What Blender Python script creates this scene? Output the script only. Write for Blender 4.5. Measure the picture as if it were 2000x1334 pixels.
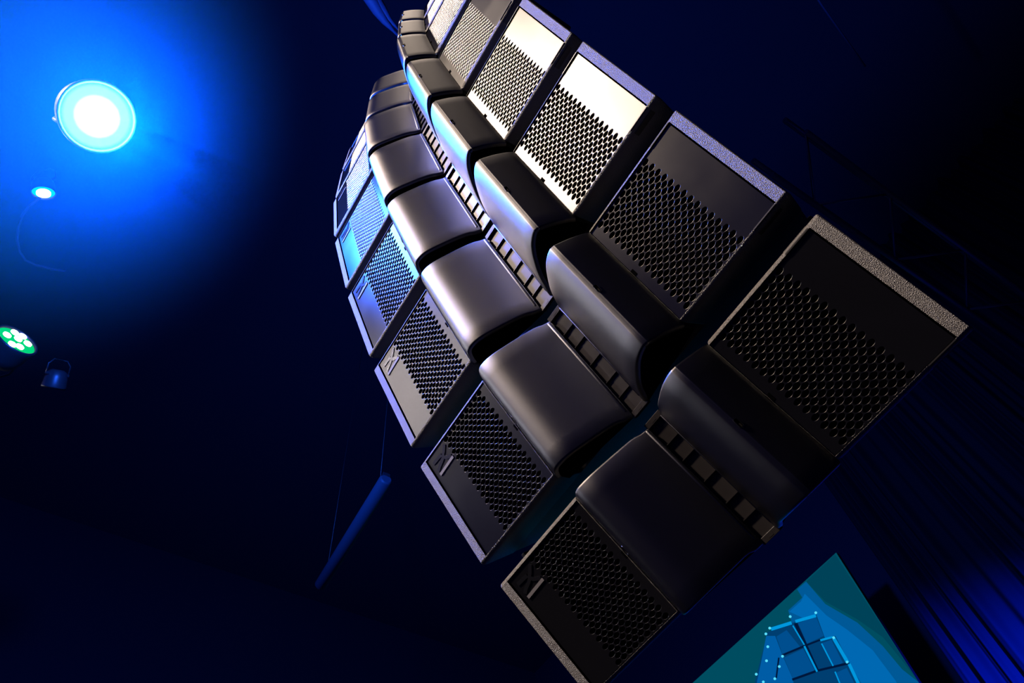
import bpy, math, random
from mathutils import Vector, Matrix
random.seed(7)
R = math.radians
C = bpy.context.scene.collection
S = bpy.context.scene
for o in list(bpy.data.objects):
    bpy.data.objects.remove(o)

# ------------------------------------------------------------------ camera
CAM = Vector((0.70568, -1.14513, 1.65590))
AX_R = Vector((0.53896755, 0.83693592, -0.09514332))     # picture right
AX_D = Vector((-0.75228051, 0.42745737, -0.50135239))    # picture down
AX_F = Vector((-0.37893010, 0.34178714, 0.85999624))     # looking direction
FPX = 1422.81
cd = bpy.data.cameras.new('camera')
cd.sensor_fit = 'HORIZONTAL'; cd.sensor_width = 36.0
cd.lens = FPX / 2000 * 36.0
cd.clip_start = 0.02; cd.clip_end = 200
cam = bpy.data.objects.new('camera', cd); C.objects.link(cam)
M = Matrix.Identity(4)
for i in range(3):
    M[i][0] = AX_R[i]; M[i][1] = -AX_D[i]; M[i][2] = -AX_F[i]; M[i][3] = CAM[i]
cam.matrix_world = M
S.camera = cam

def ray(px, py):
    d = AX_R * ((px - 1000) / FPX) + AX_D * ((py - 667) / FPX) + AX_F
    return d.normalized()
def along(px, py, dist):
    return CAM + ray(px, py) * dist
def on_y(px, py, y):
    d = ray(px, py); return CAM + d * ((y - CAM.y) / d.y)
def on_z(px, py, z):
    d = ray(px, py); return CAM + d * ((z - CAM.z) / d.z)

# ------------------------------------------------------------------ world, lights, exposure
w = bpy.data.worlds.new('world'); S.world = w; w.use_nodes = True
bg = w.node_tree.nodes['Background']
bg.inputs[0].default_value = (0.03, 0.05, 1.0, 1); bg.inputs[1].default_value = 0.3
S.view_settings.view_transform = 'Standard'; S.view_settings.look = 'None'
S.view_settings.gamma = 1; S.view_settings.use_curve_mapping = False
S.view_settings.exposure = 0.0

def aim(o, target):
    o.rotation_euler = (Vector(target) - o.location).to_track_quat('-Z', 'Y').to_euler()
def lamp(name, kind, loc, power, color, target=None, radius=0.1, spot=None, blend=0.3):
    l = bpy.data.lights.new(name, kind); l.energy = power; l.color = color
    if kind in ('POINT', 'SPOT'): l.shadow_soft_size = radius
    if kind == 'SPOT': l.spot_size = R(spot); l.spot_blend = blend
    o = bpy.data.objects.new(name, l); C.objects.link(o); o.location = loc
    if target is not None: aim(o, target)
    return o

LAMP_AT = along(190, 228, 4.25)                      # the blue moving head
KEY_DIR = Vector((-0.10, -0.898, 0.435)).normalized()
key = lamp('warm_front_spot', 'SPOT', Vector((0, -0.6, 4.2)) + KEY_DIR * 12, 16500, (1.0, 0.79, 0.62),
           (0, -0.6, 4.2), radius=0.45, spot=26)
blue = lamp('blue_beam', 'POINT', LAMP_AT + (Vector((-0.2, -0.7, 4.3)) - LAMP_AT).normalized() * 0.18, 1500,
            (0.015, 0.11, 1.0), radius=0.17)
side = lamp('left_side_spot', 'SPOT', Vector((0, -0.6, 4.1)) + Vector((-0.50, -0.82, 0.25)).normalized() * 11, 1350, (1.0, 0.88, 0.82), (0, -0.6, 4.1), radius=0.3, spot=24)
flank = lamp('left_flank_spot', 'SPOT', Vector((0, -0.6, 4.1)) + Vector((-0.82, -0.56, 0.27)).normalized() * 11, 1500, (0.90, 0.86, 1.0), (0, -0.6, 4.1), radius=0.3, spot=24)
top = lamp('overhead_warm_spot', 'SPOT', Vector((0, -0.9, 5.2)) + Vector((0.36, -0.342, 0.90)).normalized() * 7.5, 110, (1.0, 0.80, 0.64), (0, -0.9, 5.2), radius=0.25, spot=26)
beam = lamp('blue_beam_shaft', 'SPOT', LAMP_AT + (along(450, 378, 5.3) - LAMP_AT).normalized()*0.24, 6000, (0.015, 0.30, 1.0), along(450, 378, 5.3), radius=0.04, spot=13, blend=0.8)
curtain_light = lamp('curtain_uplight', 'SPOT', (2.4, 0.4, 3.0), 65000, (0.0, 0.02, 1.0), (-1.85, 7.2, 3.7), radius=0.15, spot=46, blend=0.9)

# ------------------------------------------------------------------ materials
def mat(name, base, rough=0.5, spec=0.5, metal=0.0, bump=None, vary=None):
    m = bpy.data.materials.new(name); m.use_nodes = True
    nt = m.node_tree; b = nt.nodes['Principled BSDF']
    b.inputs['Base Color'].default_value = (*base, 1)
    b.inputs['Roughness'].default_value = rough
    b.inputs['Specular IOR Level'].default_value = spec
    b.inputs['Metallic'].default_value = metal
    tc = nt.nodes.new('ShaderNodeTexCoord')
    if vary:
        n = nt.nodes.new('ShaderNodeTexNoise'); n.inputs['Scale'].default_value = vary[0]; n.inputs['Detail'].default_value = 3
        nt.links.new(tc.outputs['Object'], n.inputs['Vector'])
        r = nt.nodes.new('ShaderNodeMapRange')
        r.inputs['To Min'].default_value = rough - vary[1]; r.inputs['To Max'].default_value = rough + vary[1]
        nt.links.new(n.outputs['Fac'], r.inputs['Value']); nt.links.new(r.outputs['Result'], b.inputs['Roughness'])
    if bump:
        n = nt.nodes.new('ShaderNodeTexNoise'); n.inputs['Scale'].default_value = bump[0]; n.inputs['Detail'].default_value = 2
        nt.links.new(tc.outputs['Object'], n.inputs['Vector'])
        bp = nt.nodes.new('ShaderNodeBump'); bp.inputs['Strength'].default_value = bump[1]; bp.inputs['Distance'].default_value = bump[2]
        nt.links.new(n.outputs['Fac'], bp.inputs['Height']); nt.links.new(bp.outputs['Normal'], b.inputs['Normal'])
    return m
def satin(name, base, rough, ior=1.5, tint=(1,1,1), bump=None, vary=None):
    # thin black paint: matt body under a satin coat with a short highlight tail
    m = bpy.data.materials.new(name); m.use_nodes = True
    nt = m.node_tree; nt.nodes.clear(); N = nt.nodes.new; Lk = nt.links.new
    out = N('ShaderNodeOutputMaterial'); mx = N('ShaderNodeMixShader'); d = N('ShaderNodeBsdfDiffuse'); g = N('ShaderNodeBsdfAnisotropic'); fr = N('ShaderNodeFresnel')
    g.distribution = 'BECKMANN'
    d.inputs['Color'].default_value = (*base, 1); g.inputs['Color'].default_value = (*tint, 1); g.inputs['Roughness'].default_value = rough
    fr.inputs['IOR'].default_value = ior
    Lk(fr.outputs[0], mx.inputs[0]); Lk(d.outputs[0], mx.inputs[1]); Lk(g.outputs[0], mx.inputs[2]); Lk(mx.outputs[0], out.inputs[0])
    tc = N('ShaderNodeTexCoord')
    if vary:
        n = N('ShaderNodeTexNoise'); n.inputs['Scale'].default_value = vary[0]; n.inputs['Detail'].default_value = 4
        Lk(tc.outputs['Object'], n.inputs['Vector'])
        r = N('ShaderNodeMapRange'); r.inputs['To Min'].default_value = rough - vary[1]; r.inputs['To Max'].default_value = rough + vary[1]
        Lk(n.outputs['Fac'], r.inputs['Value']); Lk(r.outputs['Result'], g.inputs['Roughness'])
    if bump:
        n = N('ShaderNodeTexNoise'); n.inputs['Scale'].default_value = bump[0]; n.inputs['Detail'].default_value = 2
        Lk(tc.outputs['Object'], n.inputs['Vector'])
        bp = N('ShaderNodeBump'); bp.inputs['Strength'].default_value = bump[1]; bp.inputs['Distance'].default_value = bump[2]
        Lk(n.outputs['Fac'], bp.inputs['Height'])
        for q in (d, g, fr): Lk(bp.outputs['Normal'], q.inputs['Normal'])
    return m
def glow(name, col, strength=1.0):
    m = bpy.data.materials.new(name); m.use_nodes = True
    nt = m.node_tree; nt.nodes.clear()
    e = nt.nodes.new('ShaderNodeEmission'); e.inputs[0].default_value = (*col, 1); e.inputs[1].default_value = strength
    o = nt.nodes.new('ShaderNodeOutputMaterial'); nt.links.new(e.outputs[0], o.inputs[0]); return m
def srgb(r, g, b):
    f = lambda c: c / 12.92 / 255 if c <= 10 else ((c / 255 + 0.055) / 1.055) ** 2.4
    return (f(r), f(g), f(b))

M_SHELL = mat('textured_black_coating', (0.062, 0.056, 0.052), 0.45, 0.7, bump=(420, 1.0, 0.004))
M_GRILLE = satin('black_steel_grille', (0.004, 0.004, 0.0045), 0.37, 1.42, vary=(9, 0.02))
M_COVER = satin('satin_black_cover', (0.004, 0.004, 0.005), 0.49, 1.75, bump=(1000, 0.22, 0.001))
M_INNER = mat('matt_black_inside', (0.0012, 0.0012, 0.0015), 0.9, 0.0)
M_FIN = satin('dark_grey_waveguide', (0.016, 0.0145, 0.014), 0.42, 1.26, vary=(40, 0.06))
M_STEEL = mat('dark_rigging_steel', (0.015, 0.014, 0.014), 0.45, 0.4)
M_LOGO = mat('recess_shade_letter', (0.004, 0.004, 0.005), 0.25, 0.5)  # shade of the recessed K put into glossy black raised strokes
M_LOGO1 = mat('grey_letter', (0.10, 0.095, 0.10), 0.45, 0.4)
M_BLACKMETAL = mat('black_metal', (0.02, 0.02, 0.022), 0.4, 0.5)

# ------------------------------------------------------------------ mesh helpers
class MB:
    def __init__(s): s.v = []; s.f = []; s.m = []; s.sm = []
    def add(s, verts, faces, mi=0, smooth=False):
        k = len(s.v); s.v += [tuple(p) for p in verts]
        for f in faces:
            s.f.append([i + k for i in f]); s.m.append(mi); s.sm.append(smooth)
    def box(s, a, b, mi=0, bev=0.0):
        (x0, y0, z0), (x1, y1, z1) = a, b
        if bev <= 0:
            s.add([(x0,y0,z0),(x1,y0,z0),(x1,y1,z0),(x0,y1,z0),(x0,y0,z1),(x1,y0,z1),(x1,y1,z1),(x0,y1,z1)],
                  [(0,3,2,1),(4,5,6,7),(0,1,5,4),(1,2,6,5),(2,3,7,6),(3,0,4,7)], mi)
        else:
            t = bev; rings = []
            for z, i in ((z0, t), (z0 + t, 0), (z1 - t, 0), (z1, t)):
                X0, X1, Y0, Y1 = x0 + i, x1 - i, y0 + i, y1 - i
                c = t
                rings.append([(X0+c,Y0,z),(X1-c,Y0,z),(X1,Y0+c,z),(X1,Y1-c,z),(X1-c,Y1,z),(X0+c,Y1,z),(X0,Y1-c,z),(X0,Y0+c,z)])
            s.loft(rings, mi, cap=True)
    def loft(s, rings, mi=0, cap=True, smooth=False, closed=True):
        n = len(rings[0]); k = len(s.v)
        for r in rings: s.v += [tuple(p) for p in r]
        for a in range(len(rings) - 1):
            for i in range(n if closed else n - 1):
                j = (i + 1) % n
                s.f.append([k + a*n + i, k + a*n + j, k + (a+1)*n + j, k + (a+1)*n + i]); s.m.append(mi); s.sm.append(smooth)
        if cap:
            s.f.append([k + i for i in range(n)][::-1]); s.m.append(mi); s.sm.append(False)
            q = k + (len(rings)-1)*n
            s.f.append([q + i for i in range(n)]); s.m.append(mi); s.sm.append(False)
    def tube(s, pts, r, n=8, mi=0, cap=True):
        pts = [Vector(p) for p in pts]; rings = []
        rr = r if isinstance(r, (list, tuple)) else [r] * len(pts)
        up = None
        for i, p in enumerate(pts):
            d = (pts[min(i+1, len(pts)-1)] - pts[max(i-1, 0)]).normalized()
            if up is None:
                up = Vector((0,0,1)) if abs(d.z) < 0.9 else Vector((1,0,0))
            a = d.cross(up).normalized(); b = d.cross(a).normalized(); up = -b if False else up
            rings.append([p + (a*math.cos(t) + b*math.sin(t)) * rr[i] for t in [2*math.pi*k/n for k in range(n)]])
        s.loft(rings, mi, cap, True)
    def lathe(s, prof, n=32, mi=0, M=None, cap=True):
        rings = [[(r*math.cos(2*math.pi*k/n), r*math.sin(2*math.pi*k/n), z) for k in range(n)] for r, z in prof]
        if M is not None: rings = [[M @ Vector(p) for p in q] for q in rings]
        s.loft(rings, mi, cap, True)
    def prism(s, poly, y0, y1, mi=0):
        # polygon in (x, z), extruded along y
        n = len(poly)
        s.add([(x, y0, z) for x, z in poly] + [(x, y1, z) for x, z in poly],
              [list(range(n)), list(range(2*n-1, n-1, -1))] + [[i, i+n, (i+1) % n + n, (i+1) % n] for i in range(n)], mi)
    def mesh(s, name, mats):
        me = bpy.data.meshes.new(name); me.from_pydata(s.v, [], s.f); me.update()
        for m in (mats if isinstance(mats, (list, tuple)) else [mats]): me.materials.append(m)
        me.polygons.foreach_set('material_index', s.m); me.polygons.foreach_set('use_smooth', s.sm)
        return me
def fix(me):
    import bmesh
    bm = bmesh.new(); bm.from_mesh(me); bmesh.ops.recalc_face_normals(bm, faces=bm.faces); bm.to_mesh(me); bm.free(); return me
def obj(name, me, parent=None):
    o = bpy.data.objects.new(name, me); C.objects.link(o)
    if parent: o.parent = parent
    return o
def build(mb, name, mats, parent=None, normals=True):
    me = mb.mesh(name, mats)
    if normals: fix(me)
    return obj(name, me, parent)
def tag(o, label, cat, group=None, kind=None):
    o['label'] = label
    if cat: o['category'] = cat
    if group: o['group'] = group
    if kind: o['kind'] = kind
    return o
def empty(name, loc, rot=(0,0,0)):
    o = bpy.data.objects.new(name, None); C.objects.link(o); o.location = loc; o.rotation_euler = rot
    o.empty_display_size = 0.1; return o
def struct(name, mb, m):
    o = build(mb, name, m); o['kind'] = 'structure'; return o

# ------------------------------------------------------------------ the hall
M_WALL = mat('black_hall_wall', (0.035, 0.038, 0.06), 0.9, 0.0, bump=(6, 0.2, 0.02))
M_CEIL = mat('black_hall_ceiling', (0.035, 0.038, 0.06), 0.9, 0.0, bump=(4, 0.2, 0.02))
M_FLOOR = mat('dark_hall_floor', (0.012, 0.012, 0.016), 0.7, 0.2, bump=(30, 0.1, 0.01))
b = MB(); b.box((-12, -14, -0.2), (12, 9.2, 0)); struct('floor', b, M_FLOOR)
b = MB(); b.box((-12, -14, 13.0), (12, 9.2, 13.2)); struct('ceiling', b, M_CEIL)
b = MB(); b.box((-12, 9.0, 0), (12, 9.2, 13.0)); struct('wall_back', b, M_WALL)
b = MB(); b.box((-12.2, -14, 0), (-12, 9.2, 13.0)); struct('wall_left', b, M_WALL)
b = MB(); b.box((12, -14, 0), (12.2, 9.2, 13.0)); struct('wall_right', b, M_WALL)

# ------------------------------------------------------------------ line array cabinet meshes (x across, y into the cabinet, z up)
def spline(P, n):
    out = []
    for i in range(len(P) - 1):
        p0 = P[max(i-1, 0)]; p1 = P[i]; p2 = P[i+1]; p3 = P[min(i+2, len(P)-1)]
        for k in range(n):
            t = k / n
            out.append(tuple(0.5*((2*p1[j]) + (-p0[j]+p2[j])*t + (2*p0[j]-5*p1[j]+4*p2[j]-p3[j])*t*t + (-p0[j]+3*p1[j]-3*p2[j]+p3[j])*t**3) for j in (0, 1)))
    out.append(P[-1]); return out

def frame_sec(y, xa, xb, hz, c=0.012):
    pts = []
    for qx, sx, sz, a0 in ((xb, 1, 1, 0), (xa, -1, 1, 90), (xa, -1, -1, 180), (xb, 1, -1, 270)):
        for k in range(4):
            a = R(a0 + 30 * k)
            pts.append((qx - sx*c + c*math.cos(a), y, sz*(hz - c) + c*math.sin(a)))
    return pts
def shell_mesh():
    b = MB()
    hz = lambda y: .1995 - .0355*(y - .022)/.408
    b.loft([frame_sec(y, -hx, hx, hz(y)) for y, hx in ((.1405, .6565), (.43, .62))], 0, cap=True)
    return b.mesh('cabinet_shell', [M_SHELL, M_INNER])
def grille_frame_mesh():
    b = MB(); F = frame_sec; xi = .2830
    outer = [F(0, xi, .668, .1893, .001), F(.0012, xi, .669, .1922, .002), F(.0042, xi, .6702, .1962, .004), F(.0080, xi, .671, .1989, .005), F(.0130, xi, .671, .2003, .006), F(.022, xi, .671, .2006, .006), F(.14, xi, .6568, .1893, .006)]
    n = len(outer[0])
    b.loft(outer, 0, cap=False, smooth=True)
    b.f.append([6*n + i for i in range(n)]); b.m.append(0); b.sm.append(False)
    inner = [(min(.6385, max(xi+.0003, x)), 0, max(-.1888, min(.1888, z))) for (x, y, z) in outer[0]]
    q = len(b.v); b.v += inner
    for i in range(n):
        j = (i+1) % n
        b.f.append([i, q+i, q+j, j]); b.m.append(0); b.sm.append(False)
    q2 = len(b.v); b.v += [(x, .10, z) for x, y, z in inner]
    for i in range(n):
        j = (i+1) % n
        b.f.append([q+i, q2+i, q2+j, q+j]); b.m.append(1); b.sm.append(False)
    b.f.append([q2+i for i in range(n)]); b.m.append(1); b.sm.append(False)
    return b.mesh('grille_frame', [M_SHELL, M_INNER])

GX0, GX1, GZ = 0.2835, 0.6335, 0.1872
def grille_mesh():
    # staggered lattice of oblong holes; every hole sits in its own six-sided cell
    b = MB(); y0, y1 = 0.004, 0.0062
    x0, x1, nz, nx = 0.3205, 0.5225, 14, 8
    px = (x1 - x0) / nx; zt = 0.1775; pz = 2*zt / nz; ra, rb = 0.0116, 0.0075
    k_ = 1.5; p, q = px/2/k_, pz/2
    hx = px/2; za = (q - p*p/q)/2; zp = (p*p + q*q)/(2*q)
    cell = [(hx,-za),(hx,za),(0,zp),(-hx,za),(-hx,-za),(0,-zp)]
    rim = []
    for i in range(6):
        (ax, az), (bx, bz) = cell[i], cell[(i+1) % 6]
        m = 2 if i in (0, 3) else 4
        rim += [(ax + (bx-ax)*k/m, az + (bz-az)*k/m) for k in range(m)]
    ns = len(rim)
    cen = [(x0 + i*px, -zt + j*pz) for i in range(nx+1) for j in range(nz+1)] + [(x0 + (i+.5)*px, -zt + (j+.5)*pz) for i in range(nx) for j in range(nz)]
    for cx, cz in cen:
        k0 = len(b.v)
        b.v += [(cx+x, y0, cz+z) for x, z in rim]
        e = []
        for x, z in rim:
            a = math.atan2(z/rb, x/ra); e.append((ra*math.cos(a), rb*math.sin(a)))
        sh = lambda d: [(x*(1 - d/ra), z*(1 - d/rb)) for x, z in e]      # rolled hole edge
        for d, y in ((0, y0), (.00045, y0+.00015), (.0008, y0+.0006), (.0008, y1)):
            b.v += [(cx+x, y, cz+z) for x, z in sh(d)]
        for k in range(ns):
            j = (k+1) % ns
            b.f.append([k0+k, k0+j, k0+ns+j, k0+ns+k]); b.m.append(0); b.sm.append(False)
            for u in (1, 2, 3):
                b.f.append([k0+u*ns+k, k0+u*ns+ns+k, k0+u*ns+ns+j, k0+u*ns+j]); b.m.append(0); b.sm.append(u < 3)
    X0, X1, Zt = x0 - hx, x1 + hx, zt + zp
    for sg in (-1, 1):
        for i in range(nx+1):
            a = x0 + i*px
            b.add([(a-hx, y0, sg*(zt+za)), (a-hx, y0, sg*Zt), (a, y0, sg*Zt)], [(0,1,2)])
            b.add([(a+hx, y0, sg*(zt+za)), (a+hx, y0, sg*Zt), (a, y0, sg*Zt)], [(0,1,2)])
    for xx, xp in ((X0, x0), (X1, x1)):
        for j in range(nz):
            a = -zt + j*pz
            b.add([(xx, y0, a+za), (xx, y0, a+pz-za), (xp, y0, a+pz-zp), (xp, y0, a+zp)], [(0,1,2,3)])
    def rect(a, c, z0, z1): b.add([(a,y0,z0),(c,y0,z0),(c,y0,z1),(a,y0,z1)], [(0,1,2,3)])
    rect(GX0, X0, -GZ, GZ); rect(X1, GX1, -GZ, GZ); rect(X0, X1, Zt, GZ); rect(X0, X1, -GZ, -Zt)
    for (ax, az), (bx, bz) in (((GX0,-GZ),(GX1,-GZ)),((GX1,-GZ),(GX1,GZ)),((GX1,GZ),(GX0,GZ)),((GX0,GZ),(GX0,-GZ))):
        b.add([(ax,y0,az),(bx,y0,bz),(bx,y1,bz),(ax,y1,az)], [(0,1,2,3)])
    me = b.mesh('grille', M_GRILLE)
    import bmesh
    bm = bmesh.new(); bm.from_mesh(me)
    for f in bm.faces:
        if f.normal.y > 0.5: f.normal_flip()      # front faces look towards -y
    bm.to_mesh(me); bm.free()
    return me

PR_R = [(.2815, .006), (.272, -.0145), (.258, -.037), (.240, -.0625), (.2165, -.0905), (.2120, -.0942), (.2030, -.0980), (.1970, -.0984), (.179, -.092), (.151, -.073), (.118, -.038), (.080, .011), (.050, .060), (.0255, .103)]
PR_L = [(.2815, .006), (.270, -.013), (.256, -.032), (.243, -.044), (.230, -.0495), (.215, -.049), (.195, -.0435), (.170, -.0295), (.129, .003), (.090, .036), (.055, .070), (.0255, .101)]
HT, HB = 0.1990, 0.2085
def cover_mesh(P, sx):
    P = spline(P, 3); n = len(P)
    nor = []
    for i in range(n):
        a, c = P[max(i-1,0)], P[min(i+1,n-1)]
        dx, dy = c[0]-a[0], c[1]-a[1]; l = math.hypot(dx, dy)
        nor.append((-dy/l, dx/l))          # points into the cabinet
    if nor[n//2][1] < 0: nor = [(-a, -c) for a, c in nor]
    def zt(x):   # small neck of the top edge beside the slot
        t = max(0, min(1, (0.062 - x) / 0.022)); t = t*t*(3-2*t); return HT - 0.006*t
    def zb(x):
        t = max(0, min(1, (0.062 - x) / 0.022)); t = t*t*(3-2*t); return HB + 0.008*t
    rings = []
    for dep, dz in ((.012, 0), (.005, .0008), (.0016, .0030), (0, .007)):
        rings.append([(sx*(p[0]+q[0]*dep), p[1]+q[1]*dep, zt(p[0]) - dz) for p, q in zip(P, nor)])
    for k in range(1, 8):
        t = k/8; rings.append([(sx*p[0], p[1], (zt(p[0])-.007)*(1-t) + (-zb(p[0])+.007)*t) for p in P])
    for dep, dz in ((0, .007), (.0016, .0030), (.005, .0008), (.012, 0)):
        rings.append([(sx*(p[0]+q[0]*dep), p[1]+q[1]*dep, -zb(p[0]) + dz) for p, q in zip(P, nor)])
    b = MB()
    b.loft(rings, 0, cap=False, smooth=True, closed=False)
    # back closing and end caps
    for r, s in ((rings[0], 1), (rings[-1], -1)):
        z = r[0][2]
        cap = list(r) + [(sx*.0255, .135, z), (sx*.2815, .06, z)]
        b.add(cap, [list(range(len(cap)))], 1)
    return fix(b.mesh('horn_cover', [M_COVER, M_INNER]))

ME_SHELL = fix(shell_mesh()); ME_FRAME = fix(grille_frame_mesh()); ME_GRILLE = grille_mesh()
ME_CR = cover_mesh(PR_R, 1); ME_CL = cover_mesh(PR_L, -1)
b = MB(); b.box((GX0, .075, -.186), (GX1, .081, .186)); ME_BACK = fix(b.mesh('foam_backing', M_INNER))
b = MB()
b.box((-.040, .116, -.205), (.040, .130, .190), 0)
ME_SLOT = fix(b.mesh('waveguide_panel', M_FIN))
b = MB(); b.box((-.030, .1085, -.0013), (.034, .117, .0013)); ME_FIN = fix(b.mesh('waveguide_fin', M_FIN))
b = MB(); b.box((-.030, .106, -.0085), (.034, .120, .0085), bev=.0008)
b.box((-.006, .1055, -.004), (.010, .1065, .004)); ME_END = fix(b.mesh('end_block', M_FIN))
b = MB(); b.tube([(0,0,-.196),(0,0,-.192),(0,0,.184),(0,0,.188)], [.003,.0055,.0055,.003], 10); ME_RAIL = fix(b.mesh('slot_rail', M_COVER))
b = MB(); b.loft([[(x, -.0008, .1885), (x, -.0008, .1915), (x, .012, .2012), (x, .03, .2012), (x, .03, .1885)] for x in (.560, .634)], 0)
ME_PLATE = fix(b.mesh('rigging_plate', M_STEEL))
b.v = [(x, y, -z) for x, y, z in b.v]; ME_PLATE_LOW = fix(b.mesh('rigging_plate', M_STEEL))
b = MB(); b.box((.2805, .0028, -.011), (.2925, .008, .011), bev=.0008); ME_CLIP = fix(b.mesh('grille_clip', M_INNER))
def capsule(l, r, n=8):
    return [(l/2*(1 if math.sin(a) >= 0 else -1)*0 + r*math.cos(a), (l/2 if math.sin(a) >= 0 else -l/2) + r*math.sin(a)) for a in [2*math.pi*k/(2*n) + 0.001 for k in range(2*n)]]
def latch_mesh():
    b = MB(); o = capsule(.016, .0065); i = capsule(.0155, .0048)
    n = len(o)
    b.loft([[(x, .001, z) for x, z in o], [(x, -.0012, z) for x, z in o], [(x, -.0012, z) for x, z in i], [(x, .0015, z) for x, z in i]], 0, cap=False)
    b.add([(x, .0010, z) for x, z in i], [list(range(n))], 1)
    b.box((-.001, -.0018, -.011), (.0012, .001, -.002), 2)
    return fix(b.mesh('latch', [M_COVER, M_INNER, M_FIN]))
ME_LATCH = latch_mesh()
def stroke(pts, wd):
    L, Rr = [], []
    for i, p in enumerate(pts):
        a = Vector(pts[max(i-1,0)]); c = Vector(pts[min(i+1,len(pts)-1)])
        d = (c - a).normalized(); nn = Vector((-d.y, d.x)) * wd/2
        L.append(tuple(Vector(p)+nn)); Rr.append(tuple(Vector(p)-nn))
    return L + Rr[::-1]
b = MB()
for s in ([(-.539,.171),(-.556,.156),(-.570,.148)], [(-.570,.148),(-.562,.136),(-.540,.123)], [(-.571,.156),(-.583,.158),(-.617,.160)], [(-.568,.146),(-.582,.140),(-.604,.134),(-.617,.127)]):
    b.prism(stroke(s, .0115), .0015, .006)
ME_K = fix(b.mesh('logo_letter', M_LOGO))
b = MB(); b.prism(stroke([(-.535,.116),(-.617,.113)], .0095), .0005, .006); ME_1 = fix(b.mesh('logo_numeral', M_LOGO1))
b = MB()
for sx in (-1, 1):
    pass
b.box((.640, .16, -.150), (.655, .21, .245), bev=.002); ME_ARM = fix(b.mesh('rigging_arm', M_STEEL))

TILT = [43.0, 33.107, 25.024, 19.281, 14.035, 7.425, 1.907, 0.088]
POS = [(0, 3.0), (-.3001, 3.3661), (-.5251, 3.7899), (-.6968, 4.2299), (-.8269, 4.6730), (-.9131, 5.1231), (-.9445, 5.5904), (-.9529, 6.0631)]
LAB = ['lowest black line array speaker, tilted furthest down, its grilles almost black',
       'second line array speaker from the bottom, dark grey grille above the lowest one',
       'third line array speaker from the bottom, its right grille shining white',
       'fourth line array speaker from the bottom, left grille lit blue, right one smeared grey',
       'fifth line array speaker from the bottom, left grille bright cyan beside the rounded cover',
       'sixth line array speaker from the bottom, below the two topmost ones',
       'second line array speaker from the top of the hanging column',
       'topmost line array speaker at the upper end of the hanging column']
def cabinet():
    t = empty('line_array_speaker', (0,0,0))
    obj('cabinet_shell', ME_SHELL, t)
    obj('grille_frame', ME_FRAME, t); gf = obj('grille_frame', ME_FRAME, t); gf.rotation_euler = (0, math.pi, 0)
    g = obj('grille', ME_GRILLE, t)
    obj('foam_backing', ME_BACK, g); obj('grille_clip', ME_CLIP, g)
    g2 = obj('grille', ME_GRILLE, t); g2.rotation_euler = (0, math.pi, 0)
    obj('foam_backing', ME_BACK, g2); obj('grille_clip', ME_CLIP, g2)
    k = obj('logo_letter', ME_K, g2); k.rotation_euler = (0, math.pi, 0); k['label'] = 'letter K of the logo on the left grille'
    k = obj('logo_numeral', ME_1, g2); k.rotation_euler = (0, math.pi, 0); k['label'] = 'grey numeral 1 of the logo on the left grille'
    for me, sx, P in ((ME_CR, 1, (.2165, -.0925)), (ME_CL, -1, (.2615, -.0265))):
        c = obj('horn_cover', me, t)
        l = obj('latch', ME_LATCH, c); l.location = (sx*P[0], P[1], .002); l.rotation_euler = (0, 0, sx*R(42))
    sl = obj('waveguide_panel', ME_SLOT, t)
    for z in (.124, .066, -.010, -.086, -.145):
        f = obj('waveguide_fin', ME_FIN, sl); f.location = (0, 0, z)
    for z in (.196, -.2125):
        f = obj('end_block', ME_END, sl); f.location = (0, 0, z)
    for sx in (-1, 1):
        r = obj('slot_rail', ME_RAIL, t); r.location = (sx*.0325, .097, 0)
        r = obj('rigging_arm', ME_ARM, t); r.location = (0 if sx > 0 else -1.295, 0, 0)
    for sz in (1, -1):
        p = obj('rigging_plate', ME_PLATE, t)
        if sz < 0: p.data = ME_PLATE_LOW
    return t
def kids(o): return [c for c in o.children]
def copy_tree(o, parent=None):
    c = o.copy(); C.objects.link(c); c.parent = parent
    for ch in kids(o): copy_tree(ch, c)
    return c
proto = cabinet()
for i in range(8):
    t = proto if i == 0 else copy_tree(proto)
    t.location = (0, POS[i][0], POS[i][1]); t.rotation_euler = (R(TILT[i]), 0, 0)
    tag(t, LAB[i], 'loudspeaker', 'speakers of the hanging line array')

# ------------------------------------------------------------------ rig above the array
t = empty('rigging_frame', (0, -0.70, 6.36))
b = MB(); b.box((-.66, -.03, 0), (-.58, .55, .08), bev=.006); build(b, 'side_beam', M_BLACKMETAL, t)
b = MB(); b.box((.58, -.03, 0), (.66, .55, .08), bev=.006); build(b, 'side_beam', M_BLACKMETAL, t)
b = MB(); b.box((-.58, .20, .0), (.58, .28, .08), bev=.006); build(b, 'cross_beam', M_BLACKMETAL, t)
tag(t, 'black steel frame above the topmost speaker', 'frame')

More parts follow.
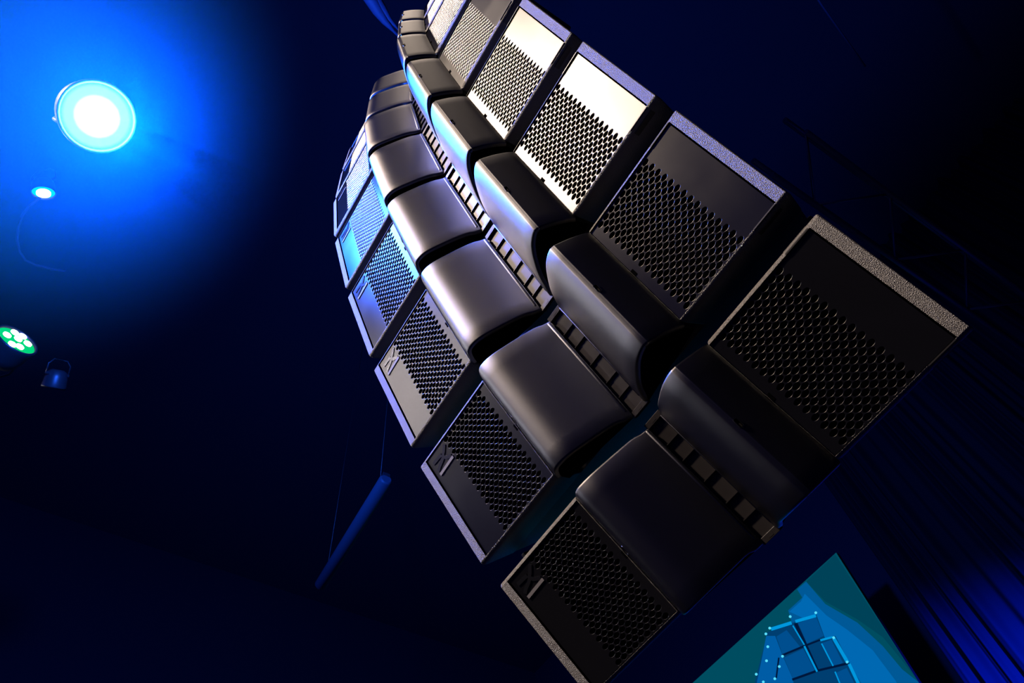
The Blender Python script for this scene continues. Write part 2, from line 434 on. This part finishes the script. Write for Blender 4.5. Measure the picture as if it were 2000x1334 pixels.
# ------------------------------------------------------------------ projection screen
E2 = {}
def em(n, c, s=1.0):
    if n not in E2: E2[n] = glow(n, srgb(*c), s)
    return E2[n]
t = empty('projection_screen', (-5.77, 7.0, 6.5))
M_SCR = em('screen_teal', (0, 76, 96))
X0, X1, Z0, Z1 = -8.79, -2.765, 4.80, 8.19
def rel(p): return (p[0] + 5.77, p[2] - 6.5)
b = MB(); b.box((X0+5.77-.03, .0, Z0-6.5-.03), (X1+5.77+.0, .06, Z1-6.5+.0)); build(b, 'screen_frame', M_BLACKMETAL, t)
b = MB(); b.box((X0+5.77, -.002, Z0-6.5), (X1+5.77, .0, Z1-6.5)); build(b, 'screen_surface', M_SCR, t)
def pic(name, polys, layer, col):
    b = MB(); y1 = -.002 - .0015*layer; y0 = y1 - .0012
    for poly in polys:
        pts = [rel(on_y(1300 + x/4, 1050 + y/4, 7.0)) for x, y in poly]
        pts = [(max(X0+5.77, min(X1+5.77, a)), min(Z1-6.5, c)) for a, c in pts]
        b.prism(pts, y0, y1)
    o = build(b, name, em(name, col), t)
    if len(polys) > 1: o['kind'] = 'stuff'
    return o
def line(a, c, wd):
    d = Vector((c[0]-a[0], c[1]-a[1])).normalized(); n = Vector((-d.y, d.x))*wd/2
    return [(a[0]+n.x, a[1]+n.y), (c[0]+n.x, c[1]+n.y), (c[0]-n.x, c[1]-n.y), (a[0]-n.x, a[1]-n.y)]
def dot(p, r): return [(p[0]+r*math.cos(2*math.pi*k/8), p[1]+r*math.sin(2*math.pi*k/8)) for k in range(8)]
pic('picture_shade', [[(1325,130),(1100,345),(1250,500),(1500,640),(1700,780),(1850,960),(2000,1090)]], 1, (0, 66, 88))
pic('picture_swirl', [[(1100,345),(1030,405),(1070,470),(960,570),(1000,700),(1240,780),(1500,1150),(1760,1500),(2300,1500),(2000,1110),(1850,1030),(1700,850),(1500,665),(1250,520)]], 2, (0, 88, 150))
pic('picture_highlight', [[(1090,440),(1060,500),(970,580),(1100,640),(1250,790),(1420,960),(1560,1180),(1700,1500),(2000,1500),(1800,1120),(1620,880),(1420,720),(1260,610)]], 3, (0, 104, 178))
pic('picture_speaker_body', [[(800,740),(1180,600),(1250,790),(1330,770),(1440,980),(1520,1150),(1640,1500),(640,1500),(705,1110),(760,900)]], 4, (0, 62, 112))
pic('picture_speaker_side', [[(790,770),(860,770),(920,930),(1000,1110),(1040,1500),(660,1500),(720,1120),(760,930)]], 5, (0, 92, 165))
pic('picture_speaker_panel', [[(870,775),(950,725),(1060,860),(920,920)], [(930,940),(1080,870),(1170,1040),(1000,1105)], [(1220,830),(1300,800),(1390,980),(1315,1010)], [(1335,1060),(1420,1020),(1500,1180),(1380,1200)], [(1040,670),(1180,620),(1240,770),(1110,830)]], 6, (0, 78, 142))
pic('picture_speaker_gap', [line((915,922),(1100,845),16), line((1100,845),(1230,795),14), line((995,1112),(1190,1042),18), line((1190,1042),(1430,985),18), line((1020,670),(1190,1040),26), line((890,940),(870,1100),12)], 7, (0, 22, 58))
pic('picture_speaker_edge', [line((830,718),(990,668),26), line((1020,658),(1180,612),24), line((1215,805),(1310,780),16), line((1320,790),(1430,980),26), line((1440,990),(1530,1180),24), line((1225,830),(1315,1005),10), line((1330,1050),(1400,1220),10), line((1090,850),(1190,1050),14), line((1000,690),(1090,840),10)], 8, (0, 150, 220))
pic('picture_light_point', [dot(p, 11) for p in ((790,755),(805,855),(795,965),(715,1070),(920,930),(895,1010),(860,1105),(1320,785),(1180,590),(980,620),(820,710),(1425,975),(770,1130))], 9, (90, 225, 255))
tag(t, 'large projection screen showing a blue picture of a speaker column', 'screen')

# ------------------------------------------------------------------ stage curtain
M_CURT = mat('blue_black_drape', (0.015, 0.016, 0.022), 0.9, 0.0, bump=(200, 0.2, 0.002))
b = MB(); N = 640; rows = []
for z in (0.4, 2.5, 4.5, 6.0, 7.5, 9.5, 12.0):
    row = []
    for k in range(N+1):
        x = -2.45 + 6.4*k/N
        ph = x*27 + 1.6*math.sin(x*2.3) + 1.1*math.sin(x*6.1)
        y = 7.25 + 0.06*math.sin(ph) + 0.045*math.sin(0.47*ph + 1.0) + 0.012*math.sin(2.7*ph) + 0.004*math.sin(z*1.1 + x*3)
        row.append((x, y, z))
    rows.append(row)
b.loft(rows, 0, cap=False, smooth=True, closed=False)
b.loft([[(x, y+.012, z) for x, y, z in r] for r in rows], 0, cap=False, smooth=True, closed=False)
o = build(b, 'stage_curtain', M_CURT, None, normals=False)
tag(o, 'dark stage curtain in vertical folds lit blue, right of the projection screen', 'curtain')

# ------------------------------------------------------------------ lamps
def basis(n):
    n = n.normalized(); u = n.orthogonal().normalized(); v = n.cross(u)
    return Matrix(((u.x, v.x, n.x, 0), (u.y, v.y, n.y, 0), (u.z, v.z, n.z, 0), (0, 0, 0, 1)))
def fixture(name, at, n, r, lens, label, cat, ring=None, group=None, dots=None, yw=1.2):
    t = empty(name, at); Mx = basis(n)
    t.matrix_world = Matrix.Translation(at) @ Mx
    b = MB(); b.lathe([(r*.5, -r*1.7), (r*.8, -r*1.5), (r*1.0, -r*.9), (r*1.04, -.03), (r*1.10, 0.0), (r*1.06, .012), (r*.98, .006), (r*.97, -.02)], 40, cap=True)
    build(b, 'lamp_head', M_BLACKMETAL, t)
    b = MB(); b.lathe([(r*.97, -.018), (r*.97, -.006), (r*.6, .0), (r*.2, .002), (.001, .002)], 40); l = build(b, 'lens', lens, t)
    if ring:
        b = MB(); b.lathe([(r*ring[1], .002), (r*ring[1], .014), (r*ring[1]*.6, .022), (r*.05, .024)], 40); build(b, 'lens_core', ring[0], t)
    if dots:
        for (dx, dy) in dots[1]:
            b = MB(); b.lathe([(r*.2, .001), (r*.2, .012), (r*.12, .018), (r*.01, .019)], 16, M=Matrix.Translation((dx*r, dy*r, 0))); build(b, 'led', dots[0], t)
    b = MB()
    b.tube([(-r*yw, 0, -r*1.3), (-r*yw, 0, -r*2.2), (-r*yw*.6, 0, -r*2.7), (r*yw*.6, 0, -r*2.7), (r*yw, 0, -r*2.2), (r*yw, 0, -r*1.3)], r*.07, 8)
    b.box((-r*yw*1.04, -r*.12, -r*1.4), (-r*.78, r*.12, -r*1.15)); b.box((r*.78, -r*.12, -r*1.4), (r*yw*1.04, r*.12, -r*1.15))
    build(b, 'yoke', M_BLACKMETAL, t)
    return tag(t, label, cat, group)
def lens_glow(name):      # glare halo put into the lens emission: white middle, pale cyan towards the rim
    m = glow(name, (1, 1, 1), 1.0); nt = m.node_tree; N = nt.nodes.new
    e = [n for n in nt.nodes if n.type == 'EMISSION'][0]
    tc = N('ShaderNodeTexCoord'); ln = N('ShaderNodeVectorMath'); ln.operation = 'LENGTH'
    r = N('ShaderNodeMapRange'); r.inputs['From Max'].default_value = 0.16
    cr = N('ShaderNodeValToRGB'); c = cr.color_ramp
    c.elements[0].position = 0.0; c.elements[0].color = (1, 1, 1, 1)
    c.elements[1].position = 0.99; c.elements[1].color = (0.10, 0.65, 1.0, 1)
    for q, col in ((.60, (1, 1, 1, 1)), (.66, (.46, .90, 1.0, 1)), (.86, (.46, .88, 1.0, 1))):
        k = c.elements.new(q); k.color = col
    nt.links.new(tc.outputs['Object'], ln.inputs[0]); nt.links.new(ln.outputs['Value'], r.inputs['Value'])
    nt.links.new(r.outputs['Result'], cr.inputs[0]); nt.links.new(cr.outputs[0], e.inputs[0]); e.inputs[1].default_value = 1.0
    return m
def tilted(p, d, c):      # a lamp face turned away from us towards d
    v = (CAM - p).normalized(); d = (d - v * d.dot(v)).normalized()
    return v*c + d*math.sqrt(1 - c*c)
to_cam = (CAM - LAMP_AT).normalized()
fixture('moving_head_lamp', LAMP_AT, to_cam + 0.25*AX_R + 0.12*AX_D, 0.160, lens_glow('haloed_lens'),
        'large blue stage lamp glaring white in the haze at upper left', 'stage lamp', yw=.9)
p = along(85, 376, 6.7); n = tilted(p, AX_D, 0.62)
fixture('wash_lamp', p, n, 0.078, glow('cyan_small_lens', (0.0, 0.55, 0.95), 1.3), 'small cyan stage lamp under the large glaring blue one', 'stage lamp',
        ring=(glow('white_small_lens', (.8, 1, 1), 4), .62))
wash = bpy.data.objects['wash_lamp']; inv = wash.matrix_world.inverted()
b = MB(); b.tube([inv @ along(x, y, 6.75) for x, y in ((84, 372), (76, 388), (58, 402), (44, 420), (36, 442), (33, 468), (38, 492), (50, 509), (70, 518), (98, 525), (128, 530))], .010, 8)
build(b, 'power_cable', mat('dark_cable', (.02, .025, .05), .6, .3), wash)
p = along(33, 665, 6.2); n = tilted(p, AX_R - AX_D, 0.44)
fixture('led_par_lamp', p, n, 0.135, glow('green_lens', (0.0, 0.75, 0.22), 0.9), 'green stage lamp with white light points at the left picture edge', 'stage lamp',
        dots=(glow('white_led', (.85, 1, .95), 5), [(.5, .45), (-.5, -.5), (.08, 0.1), (-.1, -.55), (.55, -.1), (-.5, .2), (.1, .6)]))
p = along(105, 755, 6.4)
t = fixture('unlit_par_lamp', p, (AX_D*0.9 - AX_R*.25 + (CAM-p).normalized()*.15), 0.075, mat('dull_lens', (.10, .14, .16), .3), 'faint unlit lamp housing below the green stage lamp', 'stage lamp')

# lighting tube along x
a = on_z(755, 935, 6.66); c = on_z(625, 1145, 6.66)
mid = (a + c)/2; L = (a - c).length/2
t = empty('batten_lamp', mid); t.rotation_euler = (0, 0, math.atan2(a.y - c.y, a.x - c.x))
M_TUBE = mat('milky_blue_tube', (.032, .06, .085), .5, .3)
b = MB(); b.tube([(-L, 0, 0), (-L+.02, 0, 0), (L-.02, 0, 0), (L, 0, 0)], [.045, .06, .06, .045], 14); build(b, 'diffuser_tube', M_TUBE, t)
b = MB(); b.box((-L, -.035, .03), (L, .035, .08), bev=.004); build(b, 'tube_housing', M_BLACKMETAL, t)
for xx in (-L*.8, L*.8):
    b = MB(); b.tube([(xx, 0, .07), (xx, 0, 13.0 - 6.66)], .004, 6); build(b, 'suspension_wire', M_BLACKMETAL, t)
tag(t, 'long dim blue tube lamp hanging left of the speaker column', 'tube lamp')

# ------------------------------------------------------------------ cables and truss
M_CABLE = mat('blue_grey_cable', (.05, .06, .12), .6, .3)
b = MB()
pts = [along(690, -60, 6.6), along(722, -5, 6.6), along(738, 22, 6.6), along(752, 42, 6.6), along(768, 60, 6.6), along(800, 92, 6.7)]
b.tube(pts, [.06, .055, .045, .03, .012, .008], 10)
b.tube([q + Vector((.03, .02, .02)) for q in pts], [.05, .04, .04, .022, .008, .006], 10)
o = build(b, 'cable_bundle', M_CABLE); tag(o, 'hanging cable bundle lit blue above the top of the speaker column', 'cable')
b = MB(); b.tube([on_z(1560, -60, 10.5), on_z(1605, 10, 10.5), on_z(1690, 130, 10.5)], .012, 8)
o = build(b, 'thin_cable', M_CABLE); tag(o, 'faint straight cable in the dark at upper right', 'cable')

p0 = on_z(1540, 300, 7.2); p1 = on_z(2060, 672, 7.2)
d = (p1 - p0); Lt = d.length
t = empty('lighting_truss', (p0 + p1)/2); t.rotation_euler = (0, 0, math.atan2(d.y, d.x))
M_TRUSS = mat('dull_aluminium', (.06, .07, .09), .45, .5, metal=.4)
for yy in (-.2, .2):
    for zz in (0, .4):
        b = MB(); b.tube([(-Lt/2, yy, zz), (Lt/2, yy, zz)], .025, 10); build(b, 'chord', M_TRUSS, t)
n = int(Lt/.5)
for k in range(n):
    xa = -Lt/2 + k*.5; s = 1 if k % 2 else -1
    b = MB(); b.tube([(xa, -.2, .2 - .2*s), (xa+.5, -.2, .2 + .2*s)], .012, 8); build(b, 'brace', M_TRUSS, t)
    b = MB(); b.tube([(xa, .2*s, 0), (xa+.5, -.2*s, 0)], .012, 8); build(b, 'brace', M_TRUSS, t)
tag(t, 'dark lighting truss barely visible right of the speaker column', 'truss')

# ------------------------------------------------------------------ haze around the blue lamp
HZ = Vector((-0.21, -0.97, 0.15)).normalized() * 0.72     # the cloud hangs clear of the speakers
hz = bpy.data.materials.new('stage_haze'); hz.use_nodes = True
nt = hz.node_tree; nt.nodes.clear()
out = nt.nodes.new('ShaderNodeOutputMaterial')
sc = nt.nodes.new('ShaderNodeVolumeScatter'); sc.inputs['Anisotropy'].default_value = 0.4
sc.inputs['Color'].default_value = (0.02, 0.52, 1, 1)  # blue lamp glow put into the scatter colour of the haze
tc = nt.nodes.new('ShaderNodeTexCoord')
ln = nt.nodes.new('ShaderNodeVectorMath'); ln.operation = 'LENGTH'
mr = nt.nodes.new('ShaderNodeMapRange'); mr.interpolation_type = 'SMOOTHERSTEP'
mr.inputs['From Min'].default_value = 0.0; mr.inputs['From Max'].default_value = 1.8
mr.inputs['To Min'].default_value = 0.075; mr.inputs['To Max'].default_value = 0.0
ad = nt.nodes.new('ShaderNodeVectorMath'); ad.operation = 'ADD'; ad.inputs[1].default_value = HZ
nt.links.new(tc.outputs['Object'], ad.inputs[0]); nt.links.new(ad.outputs[0], ln.inputs[0]); nt.links.new(ln.outputs['Value'], mr.inputs['Value'])
ln2 = nt.nodes.new('ShaderNodeVectorMath'); ln2.operation = 'LENGTH'
m2 = nt.nodes.new('ShaderNodeMapRange'); m2.interpolation_type = 'SMOOTHSTEP'
m2.inputs['From Min'].default_value = 0.55; m2.inputs['From Max'].default_value = 1.76; m2.inputs['To Min'].default_value = 1; m2.inputs['To Max'].default_value = 0
mu = nt.nodes.new('ShaderNodeMath'); mu.operation = 'MULTIPLY'
nt.links.new(tc.outputs['Object'], ln2.inputs[0]); nt.links.new(ln2.outputs['Value'], m2.inputs['Value'])
nt.links.new(mr.outputs['Result'], mu.inputs[0]); nt.links.new(m2.outputs['Result'], mu.inputs[1])
nt.links.new(mu.outputs[0], sc.inputs['Density']); nt.links.new(sc.outputs[0], out.inputs['Volume'])
b = MB(); prof = [(1.80*math.sin(math.pi*k/12)+.001, -1.80*math.cos(math.pi*k/12)) for k in range(13)]
b.lathe(prof, 24); o = build(b, 'stage_haze', hz); o.location = LAMP_AT + HZ
tag(o, 'haze tinted for the blue glow around the large stage lamp at upper left', 'haze', kind='stuff')
